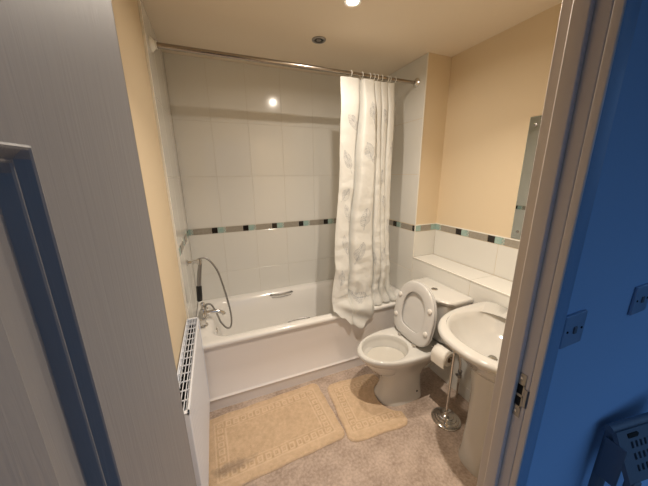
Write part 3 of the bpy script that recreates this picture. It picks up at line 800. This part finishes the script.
for k in range(28):
    y = lerp(ry0 + .03, ry1 - .03, k / 27); m.box(rx0 + .012, rx1 - .018, y - .001, y + .001, rz0 + .03, rz1 - .03)
m.build('convector_fin', M['dark'], rd, smooth=False)
for yy in (ry0, ry1 - .010): MB().box(rx0, rx1, yy, yy + .010, rz0 + .01, rz1, 0, .003).build('end_panel', M['radw'], rd)
# grille: frame with a real lattice of openings
m = MB(); e = .0075
m.box(rx1 - e, rx1, ry0, ry1, rz1 - .010, rz1 + .002, 0, .001); m.box(rx0, rx0 + e * .7, ry0, ry1, rz1 - .010, rz1 + .002, 0, .001)
m.box(rx0, rx1, ry0, ry0 + .016, rz1 - .006, rz1 + .002, 0, .001); m.box(rx0, rx1, ry1 - .014, ry1, rz1 - .006, rz1 + .002, 0, .001)
nr = 13
for k in range(1, nr):
    y = lerp(ry0 + .016, ry1 - .014, k / nr); m.box(rx0, rx1, y - .0017, y + .0017, rz1 - .004, rz1 + .001)
for k in range(1, 4):
    x = lerp(rx0 + e * .7, rx1 - e, k / 4); m.box(x - .0011, x + .0011, ry0, ry1, rz1 - .006, rz1 + .001)
m.build('top_grille', M['radw'], rd, smooth=False)
MB().lathe([(.009, 0), (.009, .03), (.014, .032), (.014, .055), (.010, .06), (.0005, .06)], (.024, ry1 - .02, rz0 - .058), 'z', 14).tube([(.024, ry1 - .02, rz0 - .05), (.024, ry1 - .02, .002)], .0075, 10).build('valve', M['chrome'], rd)
for yy in (ry0 + .12, ry1 - .12): MB().box(-.0092, rx0 + .003, yy - .012, yy + .012, rz0 + .06, rz1 - .08).build('wall_bracket', M['radw'], rd, smooth=False)

# ------------------------------------------------------------------ mirror
mi = thing('mirror', 'frameless rectangular mirror on the cream wall above the basin', 'mirror', (XR, -1.46, 1.48))
my0, my1, mz0, mz1 = -1.75, -1.252, 1.142, 1.836
MB().box(XR - .0045, XR + .0015, my0, my1, mz0, mz1, 0, .0006).build('edge', M['medge'], mi)
MB().add([(XR - .0048, my0 + .002, mz0 + .002), (XR - .0048, my1 - .002, mz0 + .002), (XR - .0048, my1 - .002, mz1 - .002), (XR - .0048, my0 + .002, mz1 - .002)], [(0, 1, 2, 3)]).build('glass', M['mirror'], mi, smooth=False)
for yy in (my0 + .035, my1 - .035):
    for z_ in (mz0 + .045, mz1 - .045): MB().lathe([(.009, -.0045), (.008, -.008), (.0005, -.010)], (XR, yy, z_), 'x', 16).build('fixing_screw', M['steel'], mi)

# ------------------------------------------------------------------ ceiling lights
def downlight(x, y, lit, label):
    t = thing('ceiling_light', label, 'ceiling light', (x, y, H))
    MB().lathe([(.0285, -.001), (.029, -.006), (.040, -.007), (.044, -.004), (.044, -.0005)], (x, y, H), 'z', 36, cap=False).build('bezel', M['steel'] if not lit else M['chrome'], t)
    MB().lathe([(.029, -.0008), (.0005, -.0010)], (x, y, H), 'z', 24, cap=False).build('reflector', M['black'] if not lit else M['bulb'], t)
    MB().lathe([(.014, -.0015), (.015, -.005), (.0005, -.006)], (x, y, H), 'z', 20).build('lamp', M['steel'] if not lit else M['bulb'], t)
    return t
downlight(.925, -.53, False, 'unlit round grey ceiling downlight above the bath')
downlight(.94, -.945, True, 'lit round ceiling downlight nearest the bath, at the top of the photo')
def lamp(name, x, y, e, col, r=.02, spread=170):
    l = bpy.data.lights.new(name, 'AREA'); l.shape = 'DISK'; l.size = r * 2; l.energy = e; l.color = col; l.spread = math.radians(spread)
    o = bpy.data.objects.new(name, l); C.objects.link(o); o.location = (x, y, H - .012); return o
WARM = (1., .885, .745)
lamp('downlight_beam', .94, -.945, 7.2, WARM, spread=166)
lamp('downlight_beam', .94, -1.52, 12.3, WARM, spread=128)

# ------------------------------------------------------------------ hall: switches and folded stool
def switch(x, z, label):
    t = thing('light_switch', label, 'wall plate', (x, YH, z))
    MB().box(x - .038, x + .038, YH - .007, YH - .0005, z - .038, z + .038, 0, .002).build('plate', M['plate'], t)
    MB().box(x - .005, x + .005, YH - .010, YH - .007, z - .008, z + .008, 0, .001).build('rocker', M['stool'], t)
    for s in (-1, 1): MB().lathe([(.003, -.007), (.0026, -.0082), (.0005, -.0082)], (x + s * .026, YH, z), 'y', 10).build('screw', M['dark'], t)
switch(.905, 1.208, 'square plate on the blue hall wall, nearer the door frame')
switch(1.193, 1.222, 'square plate on the blue hall wall at the right edge of the photo')

st_ = thing('step_stool', 'dark folded plastic step stool with slotted top leaning on the blue hall wall', 'step stool', (1.17, -2.06, 0))
T = Matrix.Translation((1.165, -2.058, 0)) @ Matrix.Rotation(math.radians(-9), 4, 'Z')
# slotted tread: sloping panel made of ribs round real openings (u along x, w down the slope)
def slab(mb, u0, u1, w0, w1, th=.012):
    vs = []
    for w in (w0, w1):
        y = -.010 - w * .42; z = .845 - w * .90
        for u in (u0, u1):
            for k in (0, 1): vs.append((u, y - k * th * .9, z - k * th * -.42))
    mb.add(vs, [(0, 2, 3, 1), (4, 5, 7, 6), (0, 4, 6, 2), (1, 3, 7, 5), (0, 1, 5, 4), (2, 6, 7, 3)])
m = MB(); LX = .36
rows = [(.030, .046), (.058, .074), (.086, .102)]
wv = 0
for (a, b) in rows: slab(m, 0, LX, wv, a); wv = b
slab(m, 0, LX, wv, .125)
for (a, b) in rows:
    slab(m, 0, .040, a, b)
    for k in range(19): slab(m, .0485 + k * .0165, .0485 + k * .0165 + .008, a, b)
m.build('slotted_tread', M['stool'], st_, smooth=False, xf=T)
m = MB(); m.tube([(-.002, -.006, .847), (LX, -.006, .847)], .011, 12); m.build('hinge_rail', M['stool'], st_, xf=T)
MB().box(.035, .075, -.030, -.022, .822, .842, 0, .003).build('carry_slot', M['dark'], st_, xf=T)
for i, (u, y, zt) in enumerate(((.008, -.004, .84), (.008, -.066, .74), (LX - .03, -.004, .84), (LX - .03, -.066, .74))):
    MB().box(u, u + .028, y - .012, y + .010, .0, zt, 0, .004).build('leg', M['stool'], st_, xf=T)
MB().box(-.002, .004, -.05, -.004, .69, .82, 0, .002).build('side_flap', M['stool'], st_, xf=T)

# ------------------------------------------------------------------ hall light, world
w = bpy.data.worlds.new('hall_daylight'); sc.world = w; w.use_nodes = True
nt = w.node_tree; bg = nt.nodes['Background']; bg.inputs[0].default_value = (.26, .46, .80, 1)
tc = nt.nodes.new('ShaderNodeTexCoord'); sx = nt.nodes.new('ShaderNodeSeparateXYZ'); mr = nt.nodes.new('ShaderNodeMapRange')
mr.inputs[1].default_value = -.15; mr.inputs[2].default_value = .55; mr.inputs[3].default_value = .02; mr.inputs[4].default_value = 1.12
nt.links.new(tc.outputs['Generated'], sx.inputs[0]); nt.links.new(sx.outputs['Z'], mr.inputs[0]); nt.links.new(mr.outputs[0], bg.inputs[1])

# ------------------------------------------------------------------ camera
cam = bpy.data.cameras.new('camera'); co = bpy.data.objects.new('camera', cam); C.objects.link(co); sc.camera = co
cam.sensor_width = 36; cam.lens = 264.7 / 648 * 36; cam.clip_start = .02
Rm = Matrix(((0.9257224, 0.1038750, -0.3636592), (-0.3780311, 0.2250932, -0.8980120), (-0.0114238, 0.9687843, 0.2476418)))
co.matrix_world = Matrix.Translation((0.2244, -2.3064, 1.5334)) @ Rm.to_4x4()
for o in bpy.data.objects:
    if '_b' in o: del o['_b']
vs_ = sc.view_settings; vs_.view_transform = 'Standard'; vs_.look = 'None'; vs_.gamma = 1; vs_.exposure = .14; vs_.use_curve_mapping = False
